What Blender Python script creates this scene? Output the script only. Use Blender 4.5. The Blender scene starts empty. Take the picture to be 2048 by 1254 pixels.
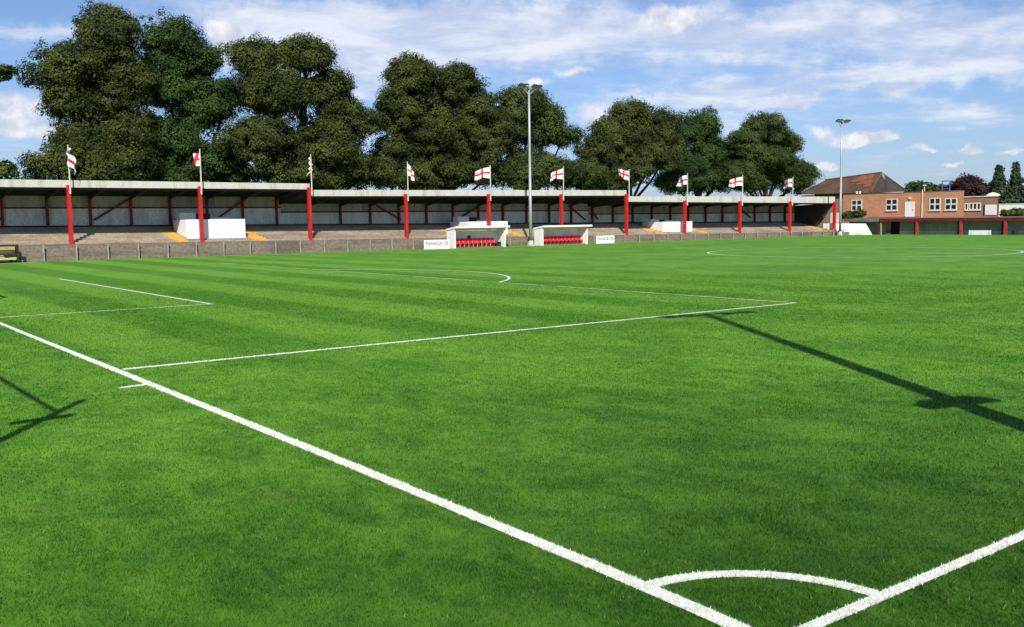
import bpy, math, random
import numpy as np
random.seed(7); rng=np.random.default_rng(11)
C=bpy.context.scene.collection; scn=bpy.context.scene
TREES={
 'tall_left':[(20.07, 86.0, 18.78, 3.12, 2.95), (17.38, 86.0, 15.58, 3.75, 2.99), (20.4, 86.0, 14.76, 3.93, 3.71), (15.38, 86.0, 15.01, 1.77, 2.31), (16.41, 86.0, 12.38, 2.13, 2.13), (21.03, 86.0, 10.48, 3.3, 3.3), (17.46, 86.0, 9.48, 3.01, 2.15), (20.68, 86.0, 7.64, 3.53, 1.76)],
 'low_left':[(15.29, 82.0, 8.02, 2.12, 1.71), (14.16, 82.0, 6.66, 1.7, 1.05), (17.15, 82.0, 6.72, 2.07, 1.45)],
 'bright_second':[(26.0, 88.0, 18.9, 3.31, 2.85), (28.49, 88.0, 17.67, 2.72, 2.58), (25.14, 88.0, 15.13, 3.21, 3.21), (28.06, 88.0, 13.27, 3.75, 3.52), (24.89, 88.0, 9.9, 3.92, 3.23), (28.54, 88.0, 8.17, 3.78, 2.37), (30.83, 88.0, 13.9, 2.1, 2.77), (30.69, 88.0, 7.28, 2.98, 1.82), (24.73, 88.0, 6.48, 2.77, 1.11)],
 'broad_third':[(32.75, 85.0, 17.72, 2.16, 2.06), (37.84, 85.0, 18.45, 3.0, 2.13), (34.52, 85.0, 14.75, 4.52, 3.57), (40.0, 85.0, 14.88, 2.56, 3.2), (41.84, 85.0, 12.79, 1.8, 1.75), (32.82, 85.0, 9.75, 4.26, 3.55), (39.0, 85.0, 9.49, 4.68, 3.45), (42.23, 85.0, 7.85, 2.11, 2.27), (35.74, 85.0, 6.99, 4.35, 1.45), (43.27, 85.0, 11.87, 1.51, 2.27), (44.2, 85.0, 7.14, 1.63, 1.73), (39.43, 85.0, 6.46, 2.97, 1.09)],
 'dense_middle':[(50.42, 86.0, 17.35, 3.8, 2.96), (55.48, 86.0, 16.99, 3.81, 3.27), (48.79, 86.0, 13.51, 2.73, 3.15), (58.41, 86.0, 14.86, 2.49, 2.77), (53.74, 86.0, 12.18, 5.68, 4.6), (47.75, 86.0, 9.07, 2.2, 2.88), (53.63, 86.0, 7.62, 5.97, 1.9), (58.99, 86.0, 10.22, 3.35, 4.19), (46.8, 86.0, 7.13, 2.09, 1.57), (60.78, 86.0, 13.33, 2.25, 2.81), (60.67, 86.0, 7.76, 3.39, 2.03), (51.69, 86.0, 6.52, 3.76, 1.08)],
 'thinner_middle':[(67.41, 89.0, 15.87, 3.68, 2.97), (71.22, 89.0, 14.72, 1.58, 2.43), (70.41, 89.0, 12.71, 3.15, 2.18), (64.76, 89.0, 12.93, 2.94, 4.11), (73.81, 89.0, 12.61, 1.6, 1.23), (67.67, 89.0, 8.93, 3.71, 2.99)],
 'low_middle':[(67.71, 83.0, 7.58, 3.16, 1.95), (71.52, 83.0, 7.53, 3.22, 2.11), (65.51, 83.0, 8.27, 2.27, 1.7), (63.33, 83.0, 7.11, 2.81, 1.46)],
 'round_right':[(83.28, 87.0, 14.98, 3.69, 3.18), (79.81, 87.0, 12.52, 3.01, 3.44), (88.5, 87.0, 13.71, 3.26, 3.13), (83.53, 87.0, 10.46, 5.88, 4.47), (90.37, 87.0, 11.32, 2.64, 3.3), (82.2, 87.0, 7.91, 5.09, 2.29), (77.08, 87.0, 7.51, 2.48, 2.23), (77.53, 87.0, 10.9, 1.74, 3.1), (78.75, 87.0, 6.73, 3.13, 1.5)],
 'narrow_right':[(99.7, 90.0, 14.94, 3.22, 3.15), (101.07, 90.0, 11.88, 3.17, 3.52), (97.49, 90.0, 9.01, 3.82, 2.92), (103.73, 90.0, 8.79, 2.5, 3.22), (96.27, 90.0, 13.63, 2.34, 2.89), (105.87, 90.0, 10.26, 1.87, 3.46), (99.54, 90.0, 7.52, 5.27, 2.11), (94.01, 90.0, 7.24, 3.08, 1.78)],
 'domed_end':[(108.06, 86.0, 14.64, 3.97, 3.26), (112.94, 86.0, 12.72, 2.46, 2.75), (104.29, 86.0, 12.41, 2.23, 2.65), (107.57, 86.0, 10.42, 5.32, 3.19), (112.1, 86.0, 8.75, 4.34, 3.04), (117.5, 86.0, 8.71, 2.0, 1.93), (105.43, 86.0, 7.23, 3.17, 1.76), (102.22, 86.0, 8.22, 2.77, 2.5), (115.62, 86.0, 7.14, 2.21, 1.47)],
 'edge_left':[(4.97, 84.0, 12.81, 3.62, 3.05), (7.04, 84.0, 14.1, 1.16, 0.54), (8.77, 84.0, 14.54, 1.33, 0.35), (10.19, 84.0, 14.81, 1.19, 0.28), (11.19, 84.0, 14.93, 0.72, 0.24), (11.76, 84.0, 14.86, 0.36, 0.14), (11.23, 84.0, 14.39, 0.44, 0.12), (10.57, 84.0, 14.18, 0.56, 0.16), (4.93, 84.0, 9.43, 3.25, 3.06)],
 'far_left':[(17.74, 130.0, 9.09, 1.35, 0.86), (16.36, 130.0, 8.76, 1.58, 1.22)],
 'copper':[(150.0, 78.13, 6.93, 2.59, 1.78), (150.0, 80.36, 5.71, 1.97, 1.8), (150.0, 76.21, 5.82, 1.77, 1.77)],
 'conifer1':[(138.0, 67.17, 5.95, 2.48, 3.06)],
 'conifer2':[(140.0, 65.7, 6.2, 2.48, 3.2)],
 'conifer3':[(146.0, 66.11, 5.46, 2.55, 3.3)],
 'far_green':[(150.0, 86.5, 6.41, 2.03, 1.01)],
 'far_green2':[(155.0, 86.64, 6.11, 1.72, 0.86)],
 'bush':[(108.5, 71.96, 2.32, 1.32, 0.66), (108.5, 70.64, 2.56, 1.04, 0.65)],
 'hedge_right':[(110.0, 51.34, 2.37, 1.85, 0.52)],
}
CLOUDS=[(0.7574, 0.2018, 0.0363, 0.0114, 1.0),(0.7672, 0.1942, 0.0493, 0.0114, 0.5),(0.5826, 0.0736, 0.027, 0.0067, 1.2),(0.5713, 0.0774, 0.013, 0.0052, 0.8),(0.8601, 0.1503, 0.0218, 0.0062, 0.8),(0.6434, 0.1125, 0.0311, 0.0083, 0.75),(0.5543, 0.1194, 0.0285, 0.0083, 0.7),(0.6074, 0.0473, 0.0135, 0.0052, 1.1),(0.5302, 0.064, 0.0156, 0.0036, 0.9),(0.4894, 0.0608, 0.0135, 0.0047, 1.1),(0.4903, 0.0645, 0.0062, 0.0041, 0.6),(0.4501, 0.0591, 0.0135, 0.0041, 1.0),(0.4996, 0.047, 0.0047, 0.0031, 1.0),(0.5498, 0.0746, 0.0047, 0.0036, 0.7),(1.2068, 0.1834, 0.0176, 0.0166, 1.5),(1.1958, 0.1652, 0.0156, 0.0156, 0.8),(0.9024, 0.1399, 0.0187, 0.0041, 1.2),(0.8325, 0.1069, 0.0363, 0.0181, 0.85),(0.6172, 0.0841, 0.0176, 0.0062, 0.8),(1.3925, 0.1011, 0.0311, 0.0135, 0.9),(1.3956, 0.1187, 0.0363, 0.0104, 0.7),(1.3809, 0.0894, 0.0259, 0.0062, 0.8),(1.0241, 0.1873, 0.1556, 0.0311, 1.1),(0.9078, 0.1913, 0.0882, 0.0285, 0.9),(1.1229, 0.1953, 0.083, 0.0207, 0.9),(1.0551, 0.1535, 0.0726, 0.0207, 0.8),(0.723, 0.178, 0.1193, 0.0233, 0.75),(0.5914, 0.1814, 0.1348, 0.0259, 0.6),(0.6554, 0.1321, 0.1193, 0.0135, 0.65),(0.5112, 0.1302, 0.1141, 0.0135, 0.65),(0.7227, 0.1158, 0.083, 0.0093, 0.55),(0.4806, 0.0922, 0.083, 0.0114, 0.5),(1.3594, 0.1799, 0.0622, 0.0093, 0.5),(0.462, 0.1571, 0.0726, 0.0259, 0.65),(0.6934, 0.0977, 0.0622, 0.0104, 0.55),(1.0863, 0.1095, 0.0207, 0.0311, 0.4),(0.7822, 0.1252, 0.083, 0.0062, 0.5),]

W=64.29; L=99.28
# ---------------------------------------------------------------- materials
def N(nt,t,**kw):
    n=nt.nodes.new(t)
    for k,v in kw.items(): setattr(n,k,v)
    return n
def sock(nt,dst,v):
    if hasattr(v,'is_linked') or isinstance(v,bpy.types.NodeSocket): nt.links.new(v,dst)
    else: dst.default_value=v
def math_(nt,op,a,b=None,c=None,clamp=False):
    n=N(nt,'ShaderNodeMath',operation=op,use_clamp=clamp); sock(nt,n.inputs[0],a)
    if b is not None: sock(nt,n.inputs[1],b)
    if c is not None: sock(nt,n.inputs[2],c)
    return n.outputs[0]
def mixc(nt,fac,a,b,bt='MIX'):
    n=N(nt,'ShaderNodeMix',data_type='RGBA',blend_type=bt)
    sock(nt,n.inputs[0],fac); sock(nt,n.inputs[6],a); sock(nt,n.inputs[7],b); return n.outputs[2]
def mapr(nt,v,a,b,c=0.,d=1.,smooth=True):
    n=N(nt,'ShaderNodeMapRange',interpolation_type='SMOOTHSTEP' if smooth else 'LINEAR')
    sock(nt,n.inputs[0],v); n.inputs[1].default_value=a; n.inputs[2].default_value=b; n.inputs[3].default_value=c; n.inputs[4].default_value=d
    return n.outputs[0]
def noise(nt,vec,scale,detail=4,rough=.55,out=0,dist=0.):
    n=N(nt,'ShaderNodeTexNoise'); nt.links.new(vec,n.inputs['Vector']); n.inputs['Scale'].default_value=scale
    n.inputs['Detail'].default_value=detail; n.inputs['Roughness'].default_value=rough; n.inputs['Distortion'].default_value=dist
    return n.outputs[out]
def vmul(nt,vec,s):
    n=N(nt,'ShaderNodeVectorMath',operation='MULTIPLY'); nt.links.new(vec,n.inputs[0]); n.inputs[1].default_value=s; return n.outputs[0]
def newmat(name):
    m=bpy.data.materials.new(name); m.use_nodes=True; nt=m.node_tree; b=nt.nodes['Principled BSDF']; return m,nt,b
def c4(c): return (c[0],c[1],c[2],1.)
def mat(name,col,rough=.6,var=.25,scale=1.5,col2=None,stretch=(1,1,1),metal=0.,bump=0.,bscale=30,fine=.12,lo=.42,hi=.62):
    m,nt,b=newmat(name); geo=N(nt,'ShaderNodeNewGeometry').outputs['Position']
    v=vmul(nt,geo,stretch); n1=noise(nt,v,scale,6,.65); n2=noise(nt,geo,scale*9,3,.6)
    c2=col2 or tuple(x*(1-var) for x in col)
    k=mapr(nt,n1,lo,hi); c=mixc(nt,k,c4(col),c4(c2))
    c=mixc(nt,mapr(nt,n2,.35,.7,0.,fine),c,c4(tuple(x*.35 for x in c2)))
    nt.links.new(c,b.inputs['Base Color']); b.inputs['Roughness'].default_value=rough; b.inputs['Metallic'].default_value=metal
    b.inputs['Specular IOR Level'].default_value=.3
    if bump:
        bn=N(nt,'ShaderNodeBump'); bn.inputs['Strength'].default_value=bump; bn.inputs['Distance'].default_value=.02
        nt.links.new(noise(nt,geo,bscale,3),bn.inputs['Height']); nt.links.new(bn.outputs[0],b.inputs['Normal'])
    return m
def corrugated(name,col,col2,pitch=.15,axis='X',rough=.55):
    m=mat(name,col,rough,.2,.9,col2,stretch=(1,1,.3),fine=.3,lo=.40,hi=.68); nt=m.node_tree; b=nt.nodes['Principled BSDF']
    geo=N(nt,'ShaderNodeNewGeometry').outputs['Position']
    w=N(nt,'ShaderNodeTexWave',bands_direction=axis); nt.links.new(geo,w.inputs['Vector']); w.inputs['Scale'].default_value=.314/pitch
    bn=N(nt,'ShaderNodeBump'); bn.inputs['Strength'].default_value=.7; bn.inputs['Distance'].default_value=.03
    nt.links.new(w.outputs['Fac'],bn.inputs['Height']); nt.links.new(bn.outputs[0],b.inputs['Normal']); return m
GD=(.028,.128,.0045); GL=(.135,.300,.026)     # dark and light mown turf
def turf_colour(nt):
    pos=N(nt,'ShaderNodeNewGeometry').outputs['Position']
    sx=N(nt,'ShaderNodeSeparateXYZ'); nt.links.new(pos,sx.inputs[0]); X,Y=sx.outputs[0],sx.outputs[1]
    wob=noise(nt,pos,.35,3,.6)
    xx=math_(nt,'ADD',X,math_(nt,'MULTIPLY',math_(nt,'SUBTRACT',wob,.5),.55))
    s=math_(nt,'SINE',math_(nt,'MULTIPLY',math_(nt,'SUBTRACT',xx,3.85),2*math.pi/3.56))
    s=mapr(nt,s,-.40,.40)
    inpitch=mapr(nt,X,-.2,.6); nearY=mapr(nt,Y,11.,15.)      # stripes run between the two penalty areas' sides
    fade=mapr(nt,X,13.,32.,1.,.16)
    amp=math_(nt,'MULTIPLY',math_(nt,'MULTIPLY',inpitch,fade),math_(nt,'MULTIPLY_ADD',nearY,.75,.12))
    big=mapr(nt,noise(nt,pos,.28,4,.6,dist=.6),.34,.66); med=mapr(nt,noise(nt,vmul(nt,pos,(1.35,.8,1)),1.5,6,.72,dist=.8),.36,.64)
    fin=mapr(nt,noise(nt,pos,7.,3,.7),.32,.68)
    base=math_(nt,'ADD',math_(nt,'MULTIPLY',big,.40),math_(nt,'MULTIPLY',med,.42))
    base=math_(nt,'ADD',base,math_(nt,'MULTIPLY',fin,.18))
    st=math_(nt,'ADD',math_(nt,'MULTIPLY_ADD',s,.52,.10),math_(nt,'MULTIPLY',base,.36))
    k=math_(nt,'ADD',math_(nt,'MULTIPLY',base,math_(nt,'SUBTRACT',1.,amp)),math_(nt,'MULTIPLY',st,amp))
    dry=mapr(nt,noise(nt,pos,.75,4,.7,dist=1.),.56,.72,0.,.35)
    c=mixc(nt,dry,mixc(nt,k,c4(GD),c4(GL)),(.19,.30,.050,1))
    # shade over the near corner painted into the turf colour, fading outward
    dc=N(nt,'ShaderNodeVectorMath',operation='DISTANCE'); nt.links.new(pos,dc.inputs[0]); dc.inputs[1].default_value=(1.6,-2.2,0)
    corner_shade=mapr(nt,math_(nt,'ADD',dc.outputs['Value'],math_(nt,'MULTIPLY',math_(nt,'SUBTRACT',med,.5),.9)),1.5,10.,1.,0.,smooth=False)
    return mixc(nt,corner_shade,c,mixc(nt,k,(.006,.040,.0016,1),(.038,.108,.007,1)))
def grassmat(name,blades):
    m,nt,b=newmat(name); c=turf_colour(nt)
    b.inputs['Roughness'].default_value=.75; b.inputs['Specular IOR Level'].default_value=.06
    if not blades: b.inputs['Sheen Weight'].default_value=.10; b.inputs['Sheen Roughness'].default_value=.5; b.inputs['Sheen Tint'].default_value=(.55,.95,.30,1)
    if blades:
        r=N(nt,'ShaderNodeNewGeometry').outputs['Random Per Island']
        c=mixc(nt,1.,c,mixc(nt,r,(.30,.36,.30,1),(1.55,1.45,1.4,1)),'MULTIPLY'); c=mixc(nt,mapr(nt,r,.955,.985,0.,.75),c,(.25,.33,.09,1))
        nt.links.new(c,b.inputs['Base Color'])
        tr=N(nt,'ShaderNodeBsdfTranslucent'); nt.links.new(c,tr.inputs[0]); mx=N(nt,'ShaderNodeMixShader'); mx.inputs[0].default_value=.25
        nt.links.new(b.outputs[0],mx.inputs[1]); nt.links.new(tr.outputs[0],mx.inputs[2]); nt.links.new(mx.outputs[0],nt.nodes['Material Output'].inputs[0])
    else:
        pos=N(nt,'ShaderNodeNewGeometry').outputs['Position']
        f1=noise(nt,vmul(nt,pos,(1,1,1)),4.,6,.75); c=mixc(nt,1.,c,mixc(nt,mapr(nt,f1,.3,.7,smooth=False),(.72,.74,.7,1),(1.2,1.16,1.2,1)),'MULTIPLY')
        nt.links.new(c,b.inputs['Base Color'])
    return m
def leafmat(name,cols,trans=.3):
    m,nt,b=newmat(name); r=N(nt,'ShaderNodeNewGeometry').outputs['Random Per Island']; pos=N(nt,'ShaderNodeNewGeometry').outputs['Position']
    cl=mapr(nt,noise(nt,pos,.38,4,.6),.38,.62); k=math_(nt,'ADD',math_(nt,'MULTIPLY',r,.30),math_(nt,'MULTIPLY',cl,.70))
    c=mixc(nt,k,c4(cols[0]),c4(cols[1])); c=mixc(nt,mapr(nt,r,.93,.99,0.,.6),c,c4(cols[2]))
    nt.links.new(c,b.inputs['Base Color']); b.inputs['Roughness'].default_value=.6; b.inputs['Specular IOR Level'].default_value=.12
    tr=N(nt,'ShaderNodeBsdfTranslucent'); nt.links.new(c,tr.inputs[0]); mx=N(nt,'ShaderNodeMixShader'); mx.inputs[0].default_value=trans
    nt.links.new(b.outputs[0],mx.inputs[1]); nt.links.new(tr.outputs[0],mx.inputs[2]); nt.links.new(mx.outputs[0],nt.nodes['Material Output'].inputs[0]); return m
def brick(name,c1,c2,mortar,axis):
    m,nt,b=newmat(name); pos=N(nt,'ShaderNodeNewGeometry').outputs['Position']; s=N(nt,'ShaderNodeSeparateXYZ'); nt.links.new(pos,s.inputs[0])
    cb=N(nt,'ShaderNodeCombineXYZ'); nt.links.new(math_(nt,'ADD',s.outputs[0],s.outputs[1]),cb.inputs[0]); nt.links.new(s.outputs[2],cb.inputs[1])
    t=N(nt,'ShaderNodeTexBrick'); nt.links.new(cb.outputs[0],t.inputs[0]); t.inputs['Color1'].default_value=c4(c1); t.inputs['Color2'].default_value=c4(c2); t.inputs['Mortar'].default_value=c4(mortar)
    t.inputs['Scale'].default_value=1.; t.inputs['Brick Width'].default_value=.23; t.inputs['Row Height'].default_value=.075; t.inputs['Mortar Size'].default_value=.006
    c=mixc(nt,mapr(nt,noise(nt,pos,.5,5,.65),.4,.7,0.,.45),t.outputs[0],c4(tuple(x*.6 for x in c1)))
    nt.links.new(c,b.inputs['Base Color']); b.inputs['Roughness'].default_value=.85; return m
M={}
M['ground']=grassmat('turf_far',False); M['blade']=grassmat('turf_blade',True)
M['line']=mat('line_paint',(.74,.76,.70),.85,.06,7.,(.48,.56,.38),fine=.5,lo=.42,hi=.72)
def lineblade():
    m,nt,b=newmat('line_blade'); r=N(nt,'ShaderNodeNewGeometry').outputs['Random Per Island']
    nt.links.new(mixc(nt,mapr(nt,r,.0,.50,smooth=False),(.20,.26,.13,1),(.80,.81,.78,1)),b.inputs['Base Color']); b.inputs['Roughness'].default_value=.8; return m
M['lineb']=lineblade()
M['worn']=mat('worn_line_paint',(.70,.75,.62),.8,.3,.5,(.12,.24,.05),fine=.2,lo=.44,hi=.64)
M['white']=mat('white_paint',(.80,.80,.78),.55,.10,2.4,(.60,.59,.55),stretch=(1,1,.14),lo=.48,hi=.80)
M['fascia']=mat('weathered_fascia',(.56,.54,.49),.6,.3,1.6,(.37,.33,.28),stretch=(1,1,.22),fine=.3,lo=.46,hi=.74)
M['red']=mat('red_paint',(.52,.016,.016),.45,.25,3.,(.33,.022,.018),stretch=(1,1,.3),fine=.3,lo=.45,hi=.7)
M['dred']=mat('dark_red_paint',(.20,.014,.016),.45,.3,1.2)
M['dred2']=mat('maroon_paint',(.145,.016,.018),.55,.3,1.2)
M['redw']=mat('faded_red_paint',(.42,.045,.042),.55,.3,1.5)
M['roof']=mat('roof_sheet',(.022,.021,.020),.9,.4,.6)
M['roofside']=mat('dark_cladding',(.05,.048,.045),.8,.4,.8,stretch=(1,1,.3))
M['beam']=mat('dark_steel',(.05,.04,.038),.6,.3,1.)
M['cladlow']=corrugated('white_cladding',(.84,.86,.85),(.56,.57,.54),.15)
M['cladup']=corrugated('dull_cladding',(.46,.46,.42),(.27,.26,.22),.15)
M['conc']=mat('terrace_concrete',(.36,.295,.215),.9,.3,.45,(.25,.20,.148),stretch=(.5,1,1),bump=.3,fine=.35)
M['conclow']=mat('old_concrete',(.225,.178,.138),.9,.35,.6,(.145,.115,.09),stretch=(.35,1,1.6),bump=.4,fine=.45)
M['yellow']=mat('yellow_paint',(.66,.36,.045),.7,.3,1.2,(.45,.27,.07))
M['galv']=mat('galvanised',(.40,.42,.42),.45,.18,.5,metal=.35,stretch=(1,1,.2))
M['postc']=mat('fence_post_concrete',(.34,.30,.26),.85,.25,2.)
M['wire']=mat('fence_wire',(.30,.28,.25),.6,.2,2.,metal=.3)
M['dark']=mat('dark_frame',(.025,.020,.015),.6,.3,2.)
M['wood']=mat('pale_timber',(.50,.42,.24),.8,.35,1.5,(.34,.27,.12),stretch=(.4,1,3.))
M['seat']=mat('red_plastic',(.62,.022,.03),.35,.2,2.)
M['grey']=mat('grey_panel',(.74,.76,.75),.6,.15,.8)
M['lens']=mat('lamp_lens',(.75,.77,.78),.12,.05,1.,metal=.6)
M['lampbody']=mat('lamp_housing',(.07,.075,.08),.5,.2,2.,metal=.3)
M['text']=mat('grey_lettering',(.28,.28,.29),.7,.1,2.)
M['flagw']=mat('flag_white',(.80,.79,.79),.8,.06,3.); M['flagr']=mat('flag_red',(.58,.02,.045),.8,.1,3.)
M['pole']=mat('pale_pole',(.58,.54,.48),.6,.2,1.)
M['brick']=brick('orange_brick',(.57,.245,.12),(.42,.16,.08),(.46,.34,.24),'Y')
M['brick2']=brick('brown_brick',(.26,.16,.11),(.21,.12,.085),(.28,.22,.17),'Y')
M['tile']=mat('clay_tiles',(.155,.078,.043),.9,.4,.55,(.085,.058,.038),bump=.6,bscale=9,fine=.4)
M['orange']=mat('new_clay_tiles',(.25,.085,.04),.9,.4,.9,(.15,.075,.042),bump=.6,bscale=9,fine=.3)
M['gab']=mat('pale_gablet',(.26,.19,.14),.9,.3,2.)
M['htile']=mat('mossy_tiles',(.062,.052,.044),.9,.35,.7,bump=.6,bscale=9,fine=.4)
M['winw']=mat('window_frame_white',(.66,.65,.62),.6,.15,2.)
M['glass']=mat('window_glass',(.02,.022,.028),.08,.4,1.5)
M['shedgrey']=corrugated('shed_cladding',(.29,.30,.27),(.20,.205,.175),.2,'Y'); M['shedlow']=corrugated('shed_cladding_low',(.44,.46,.46),(.34,.35,.33),.2,'Y')
M['shedroof']=mat('shed_felt',(.17,.155,.135),.9,.3,.7)
M['cream']=mat('cream_board',(.68,.64,.53),.7,.15,1.)
M['blue']=mat('blue_paint',(.13,.15,.42),.5,.2,1.)
M['bark']=mat('bark',(.07,.055,.042),.95,.4,1.5,bump=.8,bscale=8)
M['net']=mat('net_cord',(.6,.6,.6),.8,.1,3.)
M['leafA']=leafmat('olive_leaves',((.018,.032,.009),(.093,.115,.029),(.14,.155,.05)))
M['leafB']=leafmat('green_leaves',((.013,.033,.010),(.066,.114,.028),(.11,.14,.05)))
M['leafC']=leafmat('mid_leaves',((.018,.035,.010),(.094,.130,.033),(.15,.165,.055)))
M['leafP']=leafmat('copper_leaves',((.018,.010,.012),(.045,.022,.026),(.08,.04,.04)),.1)
M['leafF']=leafmat('fir_needles',((.016,.034,.016),(.040,.066,.028),(.075,.10,.04)),.1)
M['leafH']=leafmat('bush_leaves',((.035,.055,.012),(.09,.12,.03),(.16,.17,.06)))
# ---------------------------------------------------------------- builders
def link(name,me,parent=None):
    o=bpy.data.objects.new(name,me); C.objects.link(o)
    if parent is not None: o.parent=parent
    return o
class MB:
    def __init__(s): s.v=[]; s.f=[]; s.mi=[]
    def face(s,pts,mi=0):
        n=len(s.v); s.v+= [tuple(map(float,p)) for p in pts]; s.f.append(tuple(range(n,n+len(pts)))); s.mi.append(mi); return s
    def box(s,x0,x1,y0,y1,z0,z1,mi=0):
        n=len(s.v); s.v+=[(x,y,z) for z in (z0,z1) for y in (y0,y1) for x in (x0,x1)]
        for q in ((0,2,3,1),(4,5,7,6),(0,1,5,4),(2,6,7,3),(0,4,6,2),(1,3,7,5)): s.f.append(tuple(n+i for i in q)); s.mi.append(mi)
        return s
    def hexa(s,p,mi=0):   # 8 corners: bottom 4 ring, top 4 ring
        n=len(s.v); s.v+=[tuple(map(float,q)) for q in p]
        for q in ((3,2,1,0),(4,5,6,7),(0,1,5,4),(1,2,6,5),(2,3,7,6),(3,0,4,7)): s.f.append(tuple(n+i for i in q)); s.mi.append(mi)
        return s
    def bar(s,a,b,w,h=None,mi=0):
        h=h or w; a=np.array(a,float); b=np.array(b,float); d=b-a; d/=np.linalg.norm(d)
        u=np.array([0,0,1.]) if abs(d[2])<.9 else np.array([1.,0,0]); r=np.cross(d,u); r/=np.linalg.norm(r); u=np.cross(r,d)
        c=[(-w/2,-h/2),(w/2,-h/2),(w/2,h/2),(-w/2,h/2)]
        return s.hexa([a+r*x+u*y for x,y in c]+[b+r*x+u*y for x,y in c],mi)
    def tube(s,pts,rad,seg=8,mi=0,cap=True):
        pts=[np.array(q,float) for q in pts]; n0=len(s.v); k=len(pts)
        for i,q in enumerate(pts):
            d=pts[min(i+1,k-1)]-pts[max(i-1,0)]; d/=np.linalg.norm(d)
            u=np.array([1.,0,0]) if abs(d[0])<.8 else np.array([0,1.,0]); r=np.cross(d,u); r/=np.linalg.norm(r); u=np.cross(r,d)
            R_=rad[i] if hasattr(rad,'__len__') else rad
            for j in range(seg):
                a=2*math.pi*j/seg; s.v.append(tuple(q+R_*(math.cos(a)*r+math.sin(a)*u)))
        for i in range(k-1):
            for j in range(seg):
                j2=(j+1)%seg; s.f.append((n0+i*seg+j,n0+i*seg+j2,n0+(i+1)*seg+j2,n0+(i+1)*seg+j)); s.mi.append(mi)
        if cap:
            s.f.append(tuple(n0+j for j in range(seg))[::-1]); s.mi.append(mi); s.f.append(tuple(n0+(k-1)*seg+j for j in range(seg))); s.mi.append(mi)
        return s
    def build(s,name,mats,parent=None,bevel=0.,smooth=False,loc=None):
        me=bpy.data.meshes.new(name); v=s.v
        if loc is not None: v=[(a-loc[0],b-loc[1],c-loc[2]) for a,b,c in v]
        me.from_pydata(v,[],s.f)
        mats=mats if isinstance(mats,(list,tuple)) else [mats]
        for m in mats: me.materials.append(m)
        me.polygons.foreach_set('material_index',s.mi)
        if smooth: me.polygons.foreach_set('use_smooth',[True]*len(s.f))
        me.update(); o=link(name,me,parent)
        if loc is not None and parent is None: o.location=loc
        if bevel:
            b=o.modifiers.new('edge','BEVEL'); b.width=bevel; b.segments=2; b.limit_method='ANGLE'
        return o
def tag(o,label,cat,group=None,kind=None):
    o['label']=label; o['category']=cat
    if group: o['group']=group
    if kind: o['kind']=kind
    return o
def thing(name,label,cat,group=None,loc=(0,0,0)):
    o=bpy.data.objects.new(name,None); C.objects.link(o); o.location=loc; o.empty_display_size=.3
    return tag(o,label,cat,group)
def rawmesh(name,verts,faces_n,mat_,parent=None,mi=None,mats=None):
    """verts (n,k,3) -> n polygons of k corners"""
    n,k,_=verts.shape; me=bpy.data.meshes.new(name); me.vertices.add(n*k); me.vertices.foreach_set('co',verts.astype(np.float32).ravel())
    me.loops.add(n*k); me.loops.foreach_set('vertex_index',np.arange(n*k,dtype=np.int32)); me.polygons.add(n)
    me.polygons.foreach_set('loop_start',np.arange(0,n*k,k,dtype=np.int32)); me.polygons.foreach_set('loop_total',np.full(n,k,dtype=np.int32))
    for m in (mats or [mat_]): me.materials.append(m)
    if mi is not None: me.polygons.foreach_set('material_index',mi.astype(np.int32))
    me.update(calc_edges=True); return link(name,me,parent)
def relocate(o,loc):
    """keep a top-level thing's children where they are while its Empty sits at loc"""
    o.location=loc
    for ch in o.children: ch.location=(ch.location[0]-loc[0],ch.location[1]-loc[1],ch.location[2]-loc[2])
# ---------------------------------------------------------------- camera
CAM=np.array([-3.9117,-2.9975,2.1375]); Rr=np.array([[.79778908,-.60276966,-.01418889],[.06809013,.0666876,.99544789],[.59907956,.79512357,-.09424531]])
cd=bpy.data.cameras.new('camera'); cam=bpy.data.objects.new('camera',cd); C.objects.link(cam)
cd.sensor_width=36; cd.lens=33.899; cd.clip_end=5000; cd.clip_start=.05
from mathutils import Matrix
mw=Matrix.Identity(4)
for i in range(3):
    mw[i][0]=Rr[0][i]; mw[i][1]=Rr[1][i]; mw[i][2]=-Rr[2][i]; mw[i][3]=CAM[i]
cam.matrix_world=mw; scn.camera=cam
# ---------------------------------------------------------------- light and sky
EL=math.radians(40.); AZ=math.atan2(-.837,-.547)
sd=bpy.data.lights.new('sun','SUN'); sun=bpy.data.objects.new('sun',sd); C.objects.link(sun)
sd.energy=5.0; sd.angle=math.radians(.5); sd.color=(1.,.95,.86)
from mathutils import Vector
tosun=Vector((math.cos(EL)*math.cos(AZ),math.cos(EL)*math.sin(AZ),math.sin(EL)))
sun.rotation_euler=tosun.to_track_quat('Z','Y').to_euler(); sun.location=(0,0,60)
w=bpy.data.worlds.new('World'); scn.world=w; w.use_nodes=True; nt=w.node_tree; bg=nt.nodes['Background']
sky=N(nt,'ShaderNodeTexSky',sky_type='NISHITA',sun_disc=False); sky.sun_elevation=EL; sky.sun_rotation=math.pi/2-AZ
sky.air_density=1.; sky.dust_density=.6; sky.ozone_density=2.2
g=N(nt,'ShaderNodeTexCoord').outputs['Generated']; sx=N(nt,'ShaderNodeSeparateXYZ'); nt.links.new(g,sx.inputs[0])
dz=sx.outputs[2]
az=math_(nt,'ARCTAN2',sx.outputs[1],sx.outputs[0]); el=math_(nt,'ARCSINE',dz)
zz=math_(nt,'ADD',math_(nt,'MAXIMUM',dz,0.),.07)
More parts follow.
